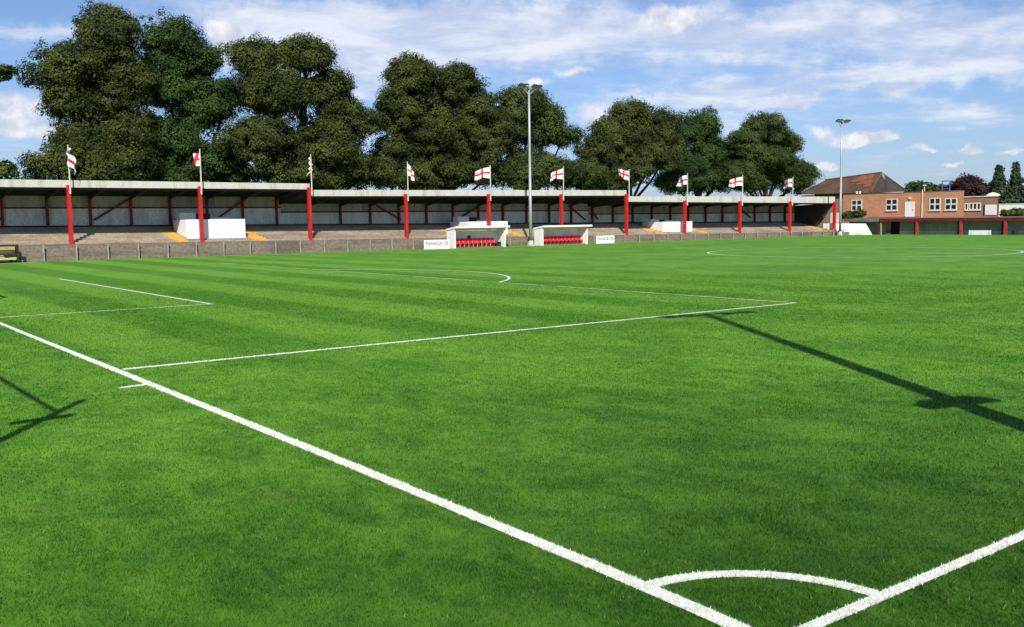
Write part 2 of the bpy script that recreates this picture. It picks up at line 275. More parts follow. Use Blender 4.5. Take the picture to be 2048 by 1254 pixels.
pc=N(nt,'ShaderNodeCombineXYZ'); nt.links.new(math_(nt,'DIVIDE',sx.outputs[0],zz),pc.inputs[0]); nt.links.new(math_(nt,'DIVIDE',sx.outputs[1],zz),pc.inputs[1])
ae=N(nt,'ShaderNodeCombineXYZ'); nt.links.new(az,ae.inputs[0]); nt.links.new(el,ae.inputs[1])
wv=N(nt,'ShaderNodeTexNoise'); nt.links.new(ae.outputs[0],wv.inputs['Vector']); wv.inputs['Scale'].default_value=26; wv.inputs['Detail'].default_value=5; wv.inputs['Roughness'].default_value=.65
ws=N(nt,'ShaderNodeVectorMath',operation='SUBTRACT'); nt.links.new(wv.outputs['Color'],ws.inputs[0]); ws.inputs[1].default_value=(.5,.5,.5)
def ellipses(lst,warp):
    wm=vmul(nt,ws.outputs[0],(warp,warp*.55,0)); pa=N(nt,'ShaderNodeVectorMath',operation='ADD'); nt.links.new(ae.outputs[0],pa.inputs[0]); nt.links.new(wm,pa.inputs[1])
    tot=None
    for (a,e,ra,re,amp) in lst:
        q=N(nt,'ShaderNodeVectorMath',operation='MULTIPLY_ADD'); nt.links.new(pa.outputs[0],q.inputs[0]); q.inputs[1].default_value=(1/ra,1/re,0); q.inputs[2].default_value=(-a/ra,-e/re,0)
        d=N(nt,'ShaderNodeVectorMath',operation='DOT_PRODUCT'); nt.links.new(q.outputs[0],d.inputs[0]); nt.links.new(q.outputs[0],d.inputs[1])
        ex=math_(nt,'EXPONENT',math_(nt,'MULTIPLY',d.outputs['Value'],-1.))
        tot=math_(nt,'MULTIPLY',ex,amp) if tot is None else math_(nt,'MULTIPLY_ADD',ex,amp,tot)
    return tot
cum=ellipses(CLOUDS[:22],.055); soft=ellipses(CLOUDS[22:],.10)
rot=N(nt,'ShaderNodeMapping'); nt.links.new(pc.outputs[0],rot.inputs[0]); rot.inputs['Rotation'].default_value=(0,0,math.radians(-30)); rot.inputs['Scale'].default_value=(.55,1.9,1)
st=noise(nt,rot.outputs[0],.9,9,.62,dist=.5); st2=noise(nt,pc.outputs[0],2.2,8,.62,dist=.3)
wisp=math_(nt,'ADD',math_(nt,'MULTIPLY',st,.6),math_(nt,'MULTIPLY',st2,.4))
dens=mapr(nt,math_(nt,'MULTIPLY_ADD',soft,.48,math_(nt,'SUBTRACT',wisp,.60)),-.16,.40)
dens=math_(nt,'MULTIPLY_ADD',dens,.86,.01)
cumd=mapr(nt,cum,.22,.92)
hz=mapr(nt,el,0.,.13,.30,0.)
skyc=mixc(nt,1.,sky.outputs[0],(.84,.97,1.22,1),'MULTIPLY'); skyc=mixc(nt,1.,skyc,mixc(nt,mapr(nt,el,.02,.24),(.93,.96,1.04,1),(1.04,1.04,1.04,1)),'MULTIPLY')
sh=mapr(nt,st2,.35,.65)
CL=9.6
cloudc=mixc(nt,sh,(CL*.62,CL*.71,CL*.95,1),(CL*1.0,CL*1.03,CL*1.12,1))
cumc=mixc(nt,mapr(nt,noise(nt,ae.outputs[0],38,4,.6),.35,.65),(CL*.70,CL*.74,CL*.88,1),(CL*1.12,CL*1.10,CL*1.12,1))
c=mixc(nt,hz,skyc,(CL*.46,CL*.58,CL*.84,1)); c=mixc(nt,dens,c,cloudc); c=mixc(nt,math_(nt,'MULTIPLY',cumd,.9),c,cumc)
nt.links.new(c,bg.inputs[0]); bg.inputs[1].default_value=.074
scn.view_settings.view_transform='Standard'; scn.view_settings.look='None'; scn.view_settings.exposure=.33; scn.view_settings.gamma=1
# ---------------------------------------------------------------- ground and markings
def structure(o,label,cat): return tag(o,label,cat,kind='structure')
m=MB(); m.face([(-1500,-1500,0),(2500,-1500,0),(2500,2500,0),(-1500,2500,0)])
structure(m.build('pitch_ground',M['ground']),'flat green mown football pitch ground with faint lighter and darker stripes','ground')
LINES=[]   # (name,label,points,width)
def seg(a,b,n=2): return [tuple(np.array(a)+(np.array(b)-np.array(a))*t) for t in np.linspace(0,1,n)]
def arc(cx,cy,r,a0,a1,n=64): return [(cx+r*math.cos(a),cy+r*math.sin(a)) for a in np.linspace(a0,a1,n)]
pa=12.09; hb=23.24; wd=.12
LINES+= [('goal_line','broad white goal line running away to the left edge',[(-.055,-.08),(-.03,.5),(-.012,1.3),(0,4.6),(-.014,8.),(-.027,12.),(-.05,18.),(-.06,23.),(-.06,W)],.118),
 ('touchline','broad white touchline leaving the corner to the right edge',seg((.0,-.03),(L,-.03),40),.085),
 ('corner_arc','white quarter circle arc at the near corner',arc(-.03,-.03,.945,.045,math.pi/2-.05,24),.108),
 ('penalty_area_line','long white line closing the penalty area on the near side',seg((.0675,pa),(16.5,pa)),.11),
 ('penalty_area_front_line','white line along the front of the penalty area',seg((16.5-.055,pa+.055),(16.5-.055,pa+40.32)),.075),
 ('goal_area_line','short white line on the near side of the goal area',seg((.0675,hb),(5.5,hb)),.10),
 ('goal_area_front_line','white line along the front of the goal area at left',seg((5.5-.05,hb+.05),(5.5-.05,hb+18.32)),.11),
 ('penalty_arc','white curved arc in front of the penalty area',arc(11,W/2,9.15,-.926,.926,60),.11),
 ('corner_distance_mark','short white tick outside the goal line',seg((-.0675,10.40),(-.44,10.36)),.09),
 ('far_touchline','white touchline on the far side of the pitch before the dugouts',seg((.0675,W),(L,W)),.10),
 ('halfway_line','white halfway line across the pitch',seg((L/2,.0675),(L/2,W-.05)),.10),
 ('centre_circle','white centre circle far out on the pitch',arc(L/2,W/2,9.15,0,2*math.pi,160),.12),
 ('far_penalty_line','white line of the distant penalty area',seg((L-16.5,pa),(L-16.5,pa+40.32)),.10)]
def line_dist(P):
    d=np.full(len(P),9e9)
    for _,_,pts,wid in LINES:
        for a,b in zip(pts[:-1],pts[1:]):
            a=np.array(a); b=np.array(b); ab=b-a; l2=ab@ab
            if np.linalg.norm((a+b)/2-CAM[:2])-math.sqrt(l2)/2>50: continue
            t=np.clip(((P-a)@ab)/l2,0,1); q=np.hypot(P[:,0]-a[0]-t*ab[0],P[:,1]-a[1]-t*ab[1])-wid/2; d=np.minimum(d,q)
    return d
def blades(P,h,wid,lean):
    n=len(P); a=rng.uniform(0,2*math.pi,n); la=rng.uniform(0,2*math.pi,n); l=lean*np.sqrt(rng.uniform(0,1,n))*h
    dx,dy=np.cos(a)*wid/2,np.sin(a)*wid/2; z=np.full(n,-.002); V=np.empty((n,3,3))
    V[:,0]=np.stack([P[:,0]-dx,P[:,1]-dy,z],1); V[:,1]=np.stack([P[:,0]+dx,P[:,1]+dy,z],1)
    V[:,2]=np.stack([P[:,0]+np.cos(la)*l,P[:,1]+np.sin(la)*l,h],1); return V
for i,(nm,lab,pts,wid) in enumerate(LINES):
    tri=[]
    for a,b in zip(pts[:-1],pts[1:]):
        a=np.array(a); b=np.array(b); t=(b-a)/np.linalg.norm(b-a); nn=np.array([-t[1],t[0]])*wid/2; zz_=.004+.0006*(i%5)
        q=[(*(a+nn),zz_),(*(a-nn),zz_),(*(b-nn),zz_),(*(b+nn),zz_)]; tri+= [[q[0],q[1],q[2]],[q[0],q[2],q[3]]]
    V=[np.array(tri)]; mi=[np.zeros(len(tri))]
    for a,b in zip(pts[:-1],pts[1:]):       # whitened blades standing on the line
        a=np.array(a); b=np.array(b); ln=np.linalg.norm(b-a); ns=max(1,int(ln/.5)); t=(b-a)/ln; nn=np.array([-t[1],t[0]])
        for k in range(ns):
            mid=a+(b-a)*(k+.5)/ns; r=max(2.5,np.linalg.norm(mid-CAM[:2])); sl=ln/ns
            if r>24: continue
            cnt=int(min(9000,24000*(r/5)**-1.35)*sl*(wid+.02))+1
            tt=rng.uniform(-sl/2,sl/2,cnt); oo=rng.uniform(-.5,.5,cnt)*wid+rng.normal(0,.006,cnt); P=mid+np.outer(tt,t)+np.outer(oo,nn)
            h=rng.uniform(.5,1.,cnt)*.022*min(1,max(.25,(25-r)/9)); V.append(blades(P,h,np.full(cnt,.0045*(r/5)**.9),.6)); mi.append(np.ones(cnt))
    o=rawmesh(nm,np.concatenate(V),3,None,mats=[M['worn'] if nm in ('penalty_area_front_line','far_touchline','halfway_line','far_penalty_line') else M['line'],M['lineb']],mi=np.concatenate(mi)); structure(o,lab,'pitch marking')
# standing turf near the camera
NB=1150000
th=rng.uniform(math.radians(12),math.radians(93),NB); r0,r1=2.3,46.; u_=rng.uniform(0,1,NB)
rr=(math.sqrt(r0)+u_*(math.sqrt(r1)-math.sqrt(r0)))**2
P=np.stack([CAM[0]+rr*np.cos(th),CAM[1]+rr*np.sin(th)],1); ld=line_dist(P); keep=ld>rng.normal(.004,.006,NB); P=P[keep]; rr=rr[keep]
edge=np.clip((r1-rr)/18,0.15,1)
patch=.5+.5*np.sin(P[:,0]*1.7+2*np.sin(P[:,1]*.9))*np.sin(P[:,1]*2.1+2*np.sin(P[:,0]*1.3))
h=rng.uniform(.4,1.,len(P))*(.022+.012*patch)*edge
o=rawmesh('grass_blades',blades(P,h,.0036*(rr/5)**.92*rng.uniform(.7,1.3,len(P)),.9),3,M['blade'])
tag(o,'short green grass blades of the near part of the pitch','grass',kind='stuff')
# ---------------------------------------------------------------- terrace and stand
def zo(X): return -.0072*(X-12)
XA,XB=-14.,100.2
low=[(66.45,0.),(66.45,.34),(66.49,.34),(66.49,.68),(66.53,.68),(66.53,.98),(68.45,1.03),(68.45,1.08)]; hs=[]
for i,z in enumerate(hs):
    y=66.45+i*.5; low+= [(y,z),(y+.5,z)]
up=[(68.45,1.08)]; y=68.45
for i in range(10): z=1.08+(i+1)*.117; y2=y+.6; up+= [(y,z),(y2,z)]; y=y2
def strip_mesh(mb,prof,xa,xb,n,mi=0,lift=0.,scale_low=False):
    xs=np.linspace(xa,xb,n)
    def pz(X,yy,z): 
        zt=1.08+zo(X)
        return z*zt/1.08 if z<=1.08 else z+zo(X)
    for a,b in zip(xs[:-1],xs[1:]):
        for (y0,z0),(y1,z1) in zip(prof[:-1],prof[1:]):
            mb.face([(a,y0-lift,pz(a,y0,z0)+lift),(b,y0-lift,pz(b,y0,z0)+lift),(b,y1-lift,pz(b,y1,z1)+lift),(a,y1-lift,pz(a,y1,z1)+lift)],mi)
t=thing('terrace','stepped concrete standing terrace below the covered stand','terrace'); t['kind']='structure'
mb=MB(); strip_mesh(mb,low,XA,XB,20); mb.build('lower_steps',M['conclow'],t)
mb=MB(); strip_mesh(mb,up,XA,XB,20); mb.build('upper_steps',M['conc'],t)
for i,(xa,xb) in enumerate([(19.15,20.1),(25.15,26.3),(44.2,45.2),(50.75,51.8),(69.4,70.5),(75.9,77.0),(98.3,99.5)]):
    mb=MB(); strip_mesh(mb,up[:13],xa,xb,2,lift=.004); mb.build('aisle_marking',M['yellow'],t)
YB=74.42; YF=68.62
def stand(name_label,xa,xb,zf,zfb,zfe,zfbe,zb,rail,cols,posts,braces,end=None,gab=None):
    """zf/zfb: fascia top/bottom at xa; zfe/zfbe at xb; zb: back wall top; rail: z of the wall rail"""
    t=thing('stand',name_label,'stand','covered stand sections')
    L_=lambda a,b,x:a+(b-a)*(x-xa)/(xb-xa)
    mb=MB(); mb.hexa([(xa,YF,zfb),(xb,YF,zfbe),(xb,YF+.06,zfbe),(xa,YF+.06,zfb),(xa,YF,zf),(xb,YF,zfe),(xb,YF+.06,zfe),(xa,YF+.06,zf)])
    for k in range(1,int((xb-xa)/3.)):       # joints of the fascia boards
        x=xa+3.*k; mb.box(x-.03,x+.03,YF-.006,YF,L_(zfb,zfbe,x)+.01,L_(zf,zfe,x)-.01)
    mb.build('fascia',M['fascia'],t)
    q=.10; mb=MB(); mb.hexa([(xa,YF+.063,zf-.22),(xb,YF+.063,zfe-.22),(xb,YB+.5,zb+.02),(xa,YB+.5,zb+.02),(xa,YF+.063,zf-.02),(xb,YF+.063,zfe-.02),(xb,YB+.5,zb+.10),(xa,YB+.5,zb+.10)])
    mb.build('roof',M['roof'],t)
    zw=lambda x:2.25+zo(x)
    mb=MB(); mb.hexa([(xa,YB,zw(xa)),(xb,YB,zw(xb)),(xb,YB+.1,zw(xb)),(xa,YB+.1,zw(xa)),(xa,YB,rail),(xb,YB,rail),(xb,YB+.1,rail),(xa,YB+.1,rail)]); mb.build('lower_back_wall',M['cladlow'],t)
    mb=MB(); mb.box(xa,xb,YB+.003,YB+.1,rail,zb+.02); mb.build('upper_back_wall',M['cladup'],t)
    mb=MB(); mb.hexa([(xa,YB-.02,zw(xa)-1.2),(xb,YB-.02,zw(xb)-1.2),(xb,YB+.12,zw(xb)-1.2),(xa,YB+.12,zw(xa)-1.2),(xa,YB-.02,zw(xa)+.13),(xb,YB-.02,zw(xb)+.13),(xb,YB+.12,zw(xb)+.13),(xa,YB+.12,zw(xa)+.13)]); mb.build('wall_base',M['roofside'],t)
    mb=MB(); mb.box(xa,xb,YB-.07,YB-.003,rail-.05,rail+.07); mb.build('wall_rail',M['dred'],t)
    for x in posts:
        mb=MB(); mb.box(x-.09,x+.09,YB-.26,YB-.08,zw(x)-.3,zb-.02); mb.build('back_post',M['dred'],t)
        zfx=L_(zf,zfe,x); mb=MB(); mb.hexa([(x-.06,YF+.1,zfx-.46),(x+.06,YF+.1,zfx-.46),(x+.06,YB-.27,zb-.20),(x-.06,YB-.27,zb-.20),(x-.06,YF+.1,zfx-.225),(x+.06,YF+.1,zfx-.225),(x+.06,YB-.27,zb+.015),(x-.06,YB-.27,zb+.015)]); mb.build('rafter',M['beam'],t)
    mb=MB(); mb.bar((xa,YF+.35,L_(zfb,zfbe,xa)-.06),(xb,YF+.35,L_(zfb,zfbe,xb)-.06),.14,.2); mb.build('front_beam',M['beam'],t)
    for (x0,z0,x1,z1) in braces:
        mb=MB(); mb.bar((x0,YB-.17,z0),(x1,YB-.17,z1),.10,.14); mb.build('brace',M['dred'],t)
    for x,w_ in cols:
        zt=L_(zfb,zfbe,x)+.16; b=.9+zo(x); mb=MB(); mb.hexa([(x-w_*.5,68.30,b),(x+w_*.5,68.30,b),(x+w_*.5,68.60,b),(x-w_*.5,68.60,b),(x-w_*.42,68.28,zt),(x+w_*.42,68.28,zt),(x+w_*.42,68.60,zt),(x-w_*.42,68.60,zt)])
        mb.box(x-w_*.5-.1,x+w_*.5+.1,68.20,68.612,b-.06,b+.16); mb.build('column',M['red'],t,bevel=.012)
    if gab:
        za,zb2=gab; x=xb-.10
        mb=MB(); mb.hexa([(x,YF+.1,za),(x+.08,YF+.1,za),(x+.08,YB+.4,zb2),(x,YB+.4,zb2),(x,YF+.1,zfe-.15),(x+.08,YF+.1,zfe-.15),(x+.08,YB+.4,zb+.06),(x,YB+.4,zb+.06)]); mb.build('gable_panel',M['roofside'],t)
    if end: end(t)
    return t
def bp(a,b): return [x for x in np.arange(-12.,100.,2.97)+.0 if a<x<b]
stand('tall left stand section, white fascia and three red columns at left',XA,30.,5.45,4.90,5.44,4.98,4.52,3.66,[(-6,.36),(3.,.36),(12.,.27),(21.08,.26),(29.84,.26)],bp(XA,29.8),[(15.,2.75,17.8,4.45),(24.4,2.75,27.,4.45),(6.,4.4,8.9,2.75)],gab=(4.62,3.85))
stand('long middle stand section behind the two dugouts',30.003,64.8,4.93,4.44,5.20,4.66,3.95,3.25,[(38.75,.25),(47.45,.24),(56.03,.24),(64.62,.27)],bp(30.2,64.7),[(41.7,2.5,39.2,3.8),(50.5,3.8,48.,2.5),(64.2,2.3,61.9,3.8)],gab=(4.30,3.65))
def end3(t):
    x0,x1=100.05,100.2; pts=[(74.4,1.2),(74.4,3.72),(68.75,3.95),(70.2,1.9),(71.2,.9)]
    mb=MB(); n=len(pts)
    mb.face([(x0,y,z) for y,z in pts]); mb.face([(x1,y,z) for y,z in pts][::-1])
    for i in range(n):
        (ya,za),(yb,zb_)=pts[i],pts[(i+1)%n]; mb.face([(x0,ya,za),(x1,ya,za),(x1,yb,zb_),(x0,yb,zb_)])
    mb.build('end_wall',M['roofside'],t)
    mb=MB(); mb.bar((100.12,68.8,3.85),(100.12,71.3,.95),.10,.16); mb.build('end_brace',M['beam'],t)
stand('low right stand section ending at the far floodlight mast',64.803,100.25,4.60,4.05,4.72,3.92,3.75,2.86,[(73.2,.26),(82.15,.27),(91.15,.27),(99.95,.33)],bp(65.,99.9),[(88.9,3.6,91.2,2.3),(66.,2.3,64.95,3.5)],end3)
# entrances cut into the terrace, white painted
def vomitory(label,x0,x1,zb0,zt,side_z,wide):
    t=thing('stair_entrance',label,'entrance','white stair entrances in the terrace'); 
    mb=MB(); mb.box(x0,x1,69.55,69.75,zb0-.5,zt); mb.build('front_wall',M['white'],t,bevel=.02)
    for xa in (x0,x1-.2):
        mb=MB(); mb.box(xa,xa+.2,69.753,72.6,zb0-.5,zt-.003); mb.build('side_wall',M['white'],t)
    mb=MB(); mb.box(x0+.203,x0+.2+wide,71.5,72.4,zb0-.3,side_z); mb.build('stair_block',M['white'],t)
    mb=MB(); mb.box(x0+.203+wide,x1-.203,72.2,72.4,zb0-.3,zt+.16); mb.build('back_wall',M['white'],t)
    mb=MB(); mb.box(x0+.26+wide,x1-1.9,71.9,72.17,zb0,side_z-.05); mb.build('dark_door',M['dark'],t)
    return t
vomitory('white stair entrance at the second red column in the left section',20.35,24.92,1.55,2.68,3.2,1.2)
vomitory('white stair entrance rising behind the left dugout',45.95,50.4,1.45,2.24,2.72,1.2)
vomitory('small white stair entrance in the right section',70.95,75.6,1.05,1.95,2.24,1.3)
# pitch barrier
t=thing('pitch_barrier','low pale concrete post barrier along the foot of the terrace','fence'); 
xs=[x for x in np.arange(5.75,99.,2.02)]
for x in xs:
    hgt=1.06-.0030*(x-12); mb=MB(); mb.box(x-.04,x+.04,66.24,66.32,-.05,hgt); mb.build('post',M['postc'],t)
mb=MB()
for zf_ in (.98,.55):
    for a,b in zip(xs[:-1],xs[1:]): mb.tube([(a,66.19,zf_*(1.0-.003*(a-12))),(b,66.19,zf_*(1.0-.003*(b-12)))],.006,4)
mb.build('rail',M['wire'],t)
# ---------------------------------------------------------------- flagpoles
LEFT=np.array([-Rr[0][0],-Rr[0][1],0]); LEFT/=np.linalg.norm(LEFT); FWD=np.array([Rr[2][0],Rr[2][1],0]); FWD/=np.linalg.norm(FWD)
def flagpole(x,top,zcol,label,ang,k,droop,lift,flagL=1.40,H=1.02,wave=.19,furl=0.,drop=.06,tw=0.):
    y=68.12; t=thing('flagpole',label,'flagpole','flagpoles on the stand columns')
    mb=MB(); mb.tube([(x,y,zcol-.5),(x,y,top-.5),(x,y,top)],[.055,.045,.035],8); mb.box(x-.05,x+.05,y,68.238,zcol-.35,zcol-.27); mb.tube([(x,y,top),(x,y,top+.06)],.05,8); mb.build('pole',M['pole'],t,smooth=False)
    d=LEFT*math.cos(ang)+FWD*math.sin(ang); s=np.array([-d[1],d[0],0]); nu,nv=16,10; V=np.zeros((nu+1,nv+1,3))
    for i in range(nu+1):
        u=i/nu
        for j in range(nv+1):
            v=j/nv; wv=wave*u**.6*math.sin(u*7.5+v*1.6+x)+.4*wave*math.sin(u*15+v*3+x*2)*u
            hh=H*(1-.12*u*(1-abs(furl))); vv=v-.5; 
            pos=np.array([x,y,top-.10-H/2])+d*(flagL*k*u*(1-furl*.75)+.02*v)+s*(wv+furl*.12*math.sin(v*9+u*6))+np.array([0,0,-vv*hh*(1-tw*u*.6)-droop*1.6*u**1.5*(1+.5*v)+lift*u*(1-.35*v)+.09*math.sin(u*7+x*1.3)*u*(.4+v)])
            V[i,j]=pos
    vs=V.reshape(-1,3); F=[];mi=[]
    for i in range(nu):
        for j in range(nv):
            F.append((i*(nv+1)+j,i*(nv+1)+j+1,(i+1)*(nv+1)+j+1,(i+1)*(nv+1)+j)); mi.append(1 if (i in (7,8) or j in (4,5)) else 0)
    me=bpy.data.meshes.new('flag'); me.from_pydata([tuple(q) for q in vs],[],F); me.materials.append(M['flagw']); me.materials.append(M['flagr']); me.polygons.foreach_set('material_index',mi); me.polygons.foreach_set('use_smooth',[True]*len(F)); me.update()
    link('flag',me,t); relocate(t,(x,y,zcol-.5)); return t
flagpole(12.05,7.75,5.0,'flagpole at the far left with a limp flag seen edge on',math.pi+.5,.35,.35,0,furl=.6,wave=.25)
flagpole(21.1,7.78,5.0,'flagpole above the left stair entrance, flag short and half folded',.7,.55,.10,0,wave=.26,tw=.2)
flagpole(29.95,7.65,5.0,'flagpole with a furled white flag at the step in the roof',.6,.35,.5,0,furl=.97,H=.5)
flagpole(38.8,7.30,4.55,'flagpole with a narrow flag pointing right, left of the dugouts',math.pi-.55,.42,.30,0,wave=.16,tw=.5)
flagpole(47.45,7.23,4.6,'flagpole above the left dugout, flag spread full to the left',.12,1.02,.10,.0,tw=.45,wave=.22)
flagpole(56.05,7.29,4.65,'flagpole above the right dugout, wide flag spread to the left',-.25,.95,.16,.0,tw=.75,wave=.24)
flagpole(64.7,7.23,4.6,'flagpole at the second step in the roof, flag tip lifted',.55,.85,.0,.50,tw=.75,wave=.20)
flagpole(73.25,6.99,4.15,'flagpole above the small white stair entrance in the right section',.75,.85,.16,0,wave=.28,tw=.1)
flagpole(82.2,6.93,4.1,'flagpole second from the right, flag spread wide to the left',-.1,1.12,.14,.05,tw=.4,wave=.30)
flagpole(91.2,6.91,4.1,'flagpole at the far right end of the stand roof',.8,.90,.10,0,wave=.24,tw=.3)
# ---------------------------------------------------------------- dugouts
def dugout(label,x0,x1,over,ns,zt,extra=False):
    t=thing('dugout',label,'dugout','white team dugouts'); y0,y1=64.9,66.1
    mb=MB(); mb.hexa([(x0-.05,y0-.25,zt-.14),(x1+over,y0-.25,zt-.14),(x1+over,y1+.05,zt-.34),(x0-.05,y1+.05,zt-.34),(x0-.05,y0-.25,zt+.02),(x1+over,y0-.25,zt+.02),(x1+over,y1+.05,zt-.19),(x0-.05,y1+.05,zt-.19)]); mb.build('roof',M['white'],t,bevel=.015)
    for xa in (x0,x1-.12):
        mb=MB(); mb.hexa([(xa,y0,-.05),(xa+.12,y0,-.05),(xa+.12,y1,-.05),(xa,y1,-.05),(xa,y0,zt-.19),(xa+.12,y0,zt-.19),(xa+.12,y1,zt-.345),(xa,y1,zt-.345)]); mb.build('side_wall',M['white'],t)
    mb=MB(); mb.box(x0+.123,x1-.123,y1-.1,y1-.003,-.05,zt-.36); mb.build('back_panel',M['grey'],t)
    mb=MB(); mb.box(x0+.123,x1-.123,y0+.25,y1-.11,-.05,.06); mb.build('plinth',M['conclow'],t)
    if extra:
        mb=MB(); mb.box(x0+2.05,x0+2.4,y1-.12,y1-.103,.75,1.05); mb.build('plaque',M['beam'],t)
    sw=(x1-x0-.35-(.45 if extra else 0))/ns; proto=None
    for i in range(ns):
        cx=x0+.18+sw*(i+.5)
        if proto is None:
            mb=MB(); q=sw*.44; V=[]
            # curved bucket: profile swept across the width with raised edges
            prof=[(-.40,.36),(-.36,.42),(-.18,.40),(-.04,.42),(.02,.56),(.05,.78),(.04,.84)]
            nx=7; n0=len(mb.v)
            for (py,pz) in prof:
                for a in range(nx):
                    xx=-q+2*q*a/(nx-1); e=(abs(xx)/q)**3; mb.v.append((xx,py-(.06*e if pz>.5 else 0),pz+(.05*e if pz<.5 else -.07*e*(pz>.8))))
            for i2 in range(len(prof)-1):
                for a in range(nx-1): mb.f.append((n0+i2*nx+a,n0+i2*nx+a+1,n0+(i2+1)*nx+a+1,n0+(i2+1)*nx+a)); mb.mi.append(0)
            mb.box(-.03,.03,-.25,-.05,.06,.40,0); o=mb.build('seat',M['seat'],t,smooth=False); sm=o.modifiers.new('thick','SOLIDIFY'); sm.thickness=.025; proto=o
        else:
            o=proto.copy(); C.objects.link(o); o.parent=t
        o.location=(cx,y0+.82,-.02)
    return t
dugout('white dugout with red seats left of the near floodlight mast',41.3,46.68,.30,10,1.83,True)
dugout('white dugout with red seats right of the near floodlight mast',50.8,56.24,.36,11,1.78)
mb=MB(); mb.box(46.0,46.5,65.35,65.75,.0,.40).box(45.98,46.52,65.33,65.77,.40,.45); tag(mb.build('kit_crate',M['dark'],bevel=.02),'small black kit crate beside the seats inside the left dugout','crate')
# ---------------------------------------------------------------- advertising boards
def text(body,size,loc,rot,mat_,parent,name='lettering'):
    cu=bpy.data.curves.new(name,'FONT'); cu.body=body; cu.size=size; cu.extrude=.004; cu.offset=.012; cu.align_x='CENTER'; cu.align_y='CENTER'
    o=bpy.data.objects.new('tmp',cu); C.objects.link(o); dg=bpy.context.evaluated_depsgraph_get(); me=bpy.data.meshes.new_from_object(o.evaluated_get(dg)); bpy.data.objects.remove(o)
    me.materials.clear(); me.materials.append(mat_); p=link(name,me,parent); p.location=loc; p.rotation_euler=rot; return p
def board(label,x0,x1,z1,words,size):
    t=thing('advertising_board',label,'sign','white pitchside advertising boards'); mb=MB(); mb.box(x0,x1,65.16,65.2,-.04,z1); mb.build('panel',M['white'],t)
    for x in (x0+.25,x1-.25):
        mb=MB(); mb.bar((x,65.21,z1*.8),(x,65.65,.0),.04); mb.build('prop',M['galv'],t)
    text(words,size,((x0+x1)/2,65.15,z1*.60),(math.pi/2,0,0),M['text'],t)
board('white board with grey lettering left of the left dugout',38.45,41.0,.76,'PANACK CR',.40)
board('white board with grey lettering right of the right dugout',57.55,59.88,.74,'PANACK CR',.36)
t=thing('pitchside_bench','dark framed timber bench by the barrier at the far left','bench')
mb=MB()
for x in (4.6,8.12): mb.box(x-.06,x+.06,65.55,65.67,0,1.14); mb.box(x-.06,x+.06,66.0,66.1,0,1.08)
mb.box(4.54,8.18,65.53,65.69,1.06,1.17); mb.bar((7.3,65.6,.50),(8.1,65.6,.56),.09); mb.bar((8.1,65.62,.62),(8.1,66.0,.25),.10); mb.box(4.66,8.06,65.9,66.0,.02,.12); mb.build('frame',M['dark'],t)
mb=MB(); mb.box(4.67,8.05,65.70,66.05,.44,.50); mb.box(4.67,8.05,65.70,65.74,.20,.40); mb.build('seat',M['wood'],t)
mb=MB(); mb.box(4.67,8.05,66.03,66.07,.56,1.02); mb.build('backrest',M['wood'],t)
# ---------------------------------------------------------------- floodlight masts
def mast(label,x,y,top,rad=.125,clamp=False,platform=False,yaw=0.):
    t=thing('floodlight_mast',label,'floodlight','tall grey floodlight masts')
    mb=MB(); mb.tube([(0,0,.55),(0,0,4.5),(0,0,4.52),(0,0,9),(0,0,top-.35)],[rad,rad*.92,rad*.86,rad*.75,rad*.6],12); mb.build('pole',M['galv'],t,smooth=True)
    mb=MB(); mb.box(-.22,.22,-.22,.22,-.15,.12); mb.tube([(0,0,.12),(0,0,.49)],[.27,.24],12); mb.build('base',M['pole'],t)
    mb=MB(); mb.box(-.3,.3,-.14,.14,.50,.60); mb.build('hinge',M['lampbody'],t)
    mb=MB(); mb.bar((-1.2,0,top-.25),(1.2,0,top-.25),.10); mb.bar((0,0,top-.9),(-.75,0,top-.27),.06); mb.bar((0,0,top-.9),(.75,0,top-.27),.06); mb.box(-.12,.12,-.12,.12,top-.42,top-.15); mb.build('head_frame',M['galv'],t)
    for xx in (-1.02,-.48,.48,1.02):
        mb=MB(); a=math.radians(28); R3=lambda p:(p[0]+xx,p[1]*math.cos(a)+p[2]*math.sin(a)-.16,-p[1]*math.sin(a)*-1*-1+p[2]*math.cos(a)+top-.12)
        mb.hexa([R3(q) for q in [(-.22,-.26,-.10),(.22,-.26,-.10),(.22,.26,-.06),(-.22,.26,-.06),(-.20,-.24,.06),(.20,-.24,.06),(.16,.2,.12),(-.16,.2,.12)]]); l=mb.build('lamp',M['lampbody'],t,bevel=.02)
        mb=MB(); mb.face([R3(q) for q in [(-.19,-.22,-.108),(.19,-.22,-.108),(.19,.22,-.070),(-.19,.22,-.070)]][::-1]); mb.build('lens',M['lens'],l)
    if platform:
        mb=MB(); mb.hexa([(-.58,-.14,4.78),(.58,-.14,4.78),(.58,.14,4.78),(-.58,.14,4.78),(-.36,-.14,4.98),(.36,-.14,4.98),(.36,.14,4.98),(-.36,.14,4.98)]); mb.build('control_cabinet',M['galv'],t,bevel=.02)
    t.location=(x,y,0); t.rotation_euler=(0,0,yaw); return t
mast('tall grey floodlight mast standing between the two dugouts',49.42,64.85,14.15,.15)
mast('tall grey floodlight mast beside the right end of the stand',96.85,65.5,13.6,.15)
mast('grey floodlight mast by the near touchline casting the long shadow',3.60,-2.15,14.1,.19,platform=True,yaw=math.radians(-14))
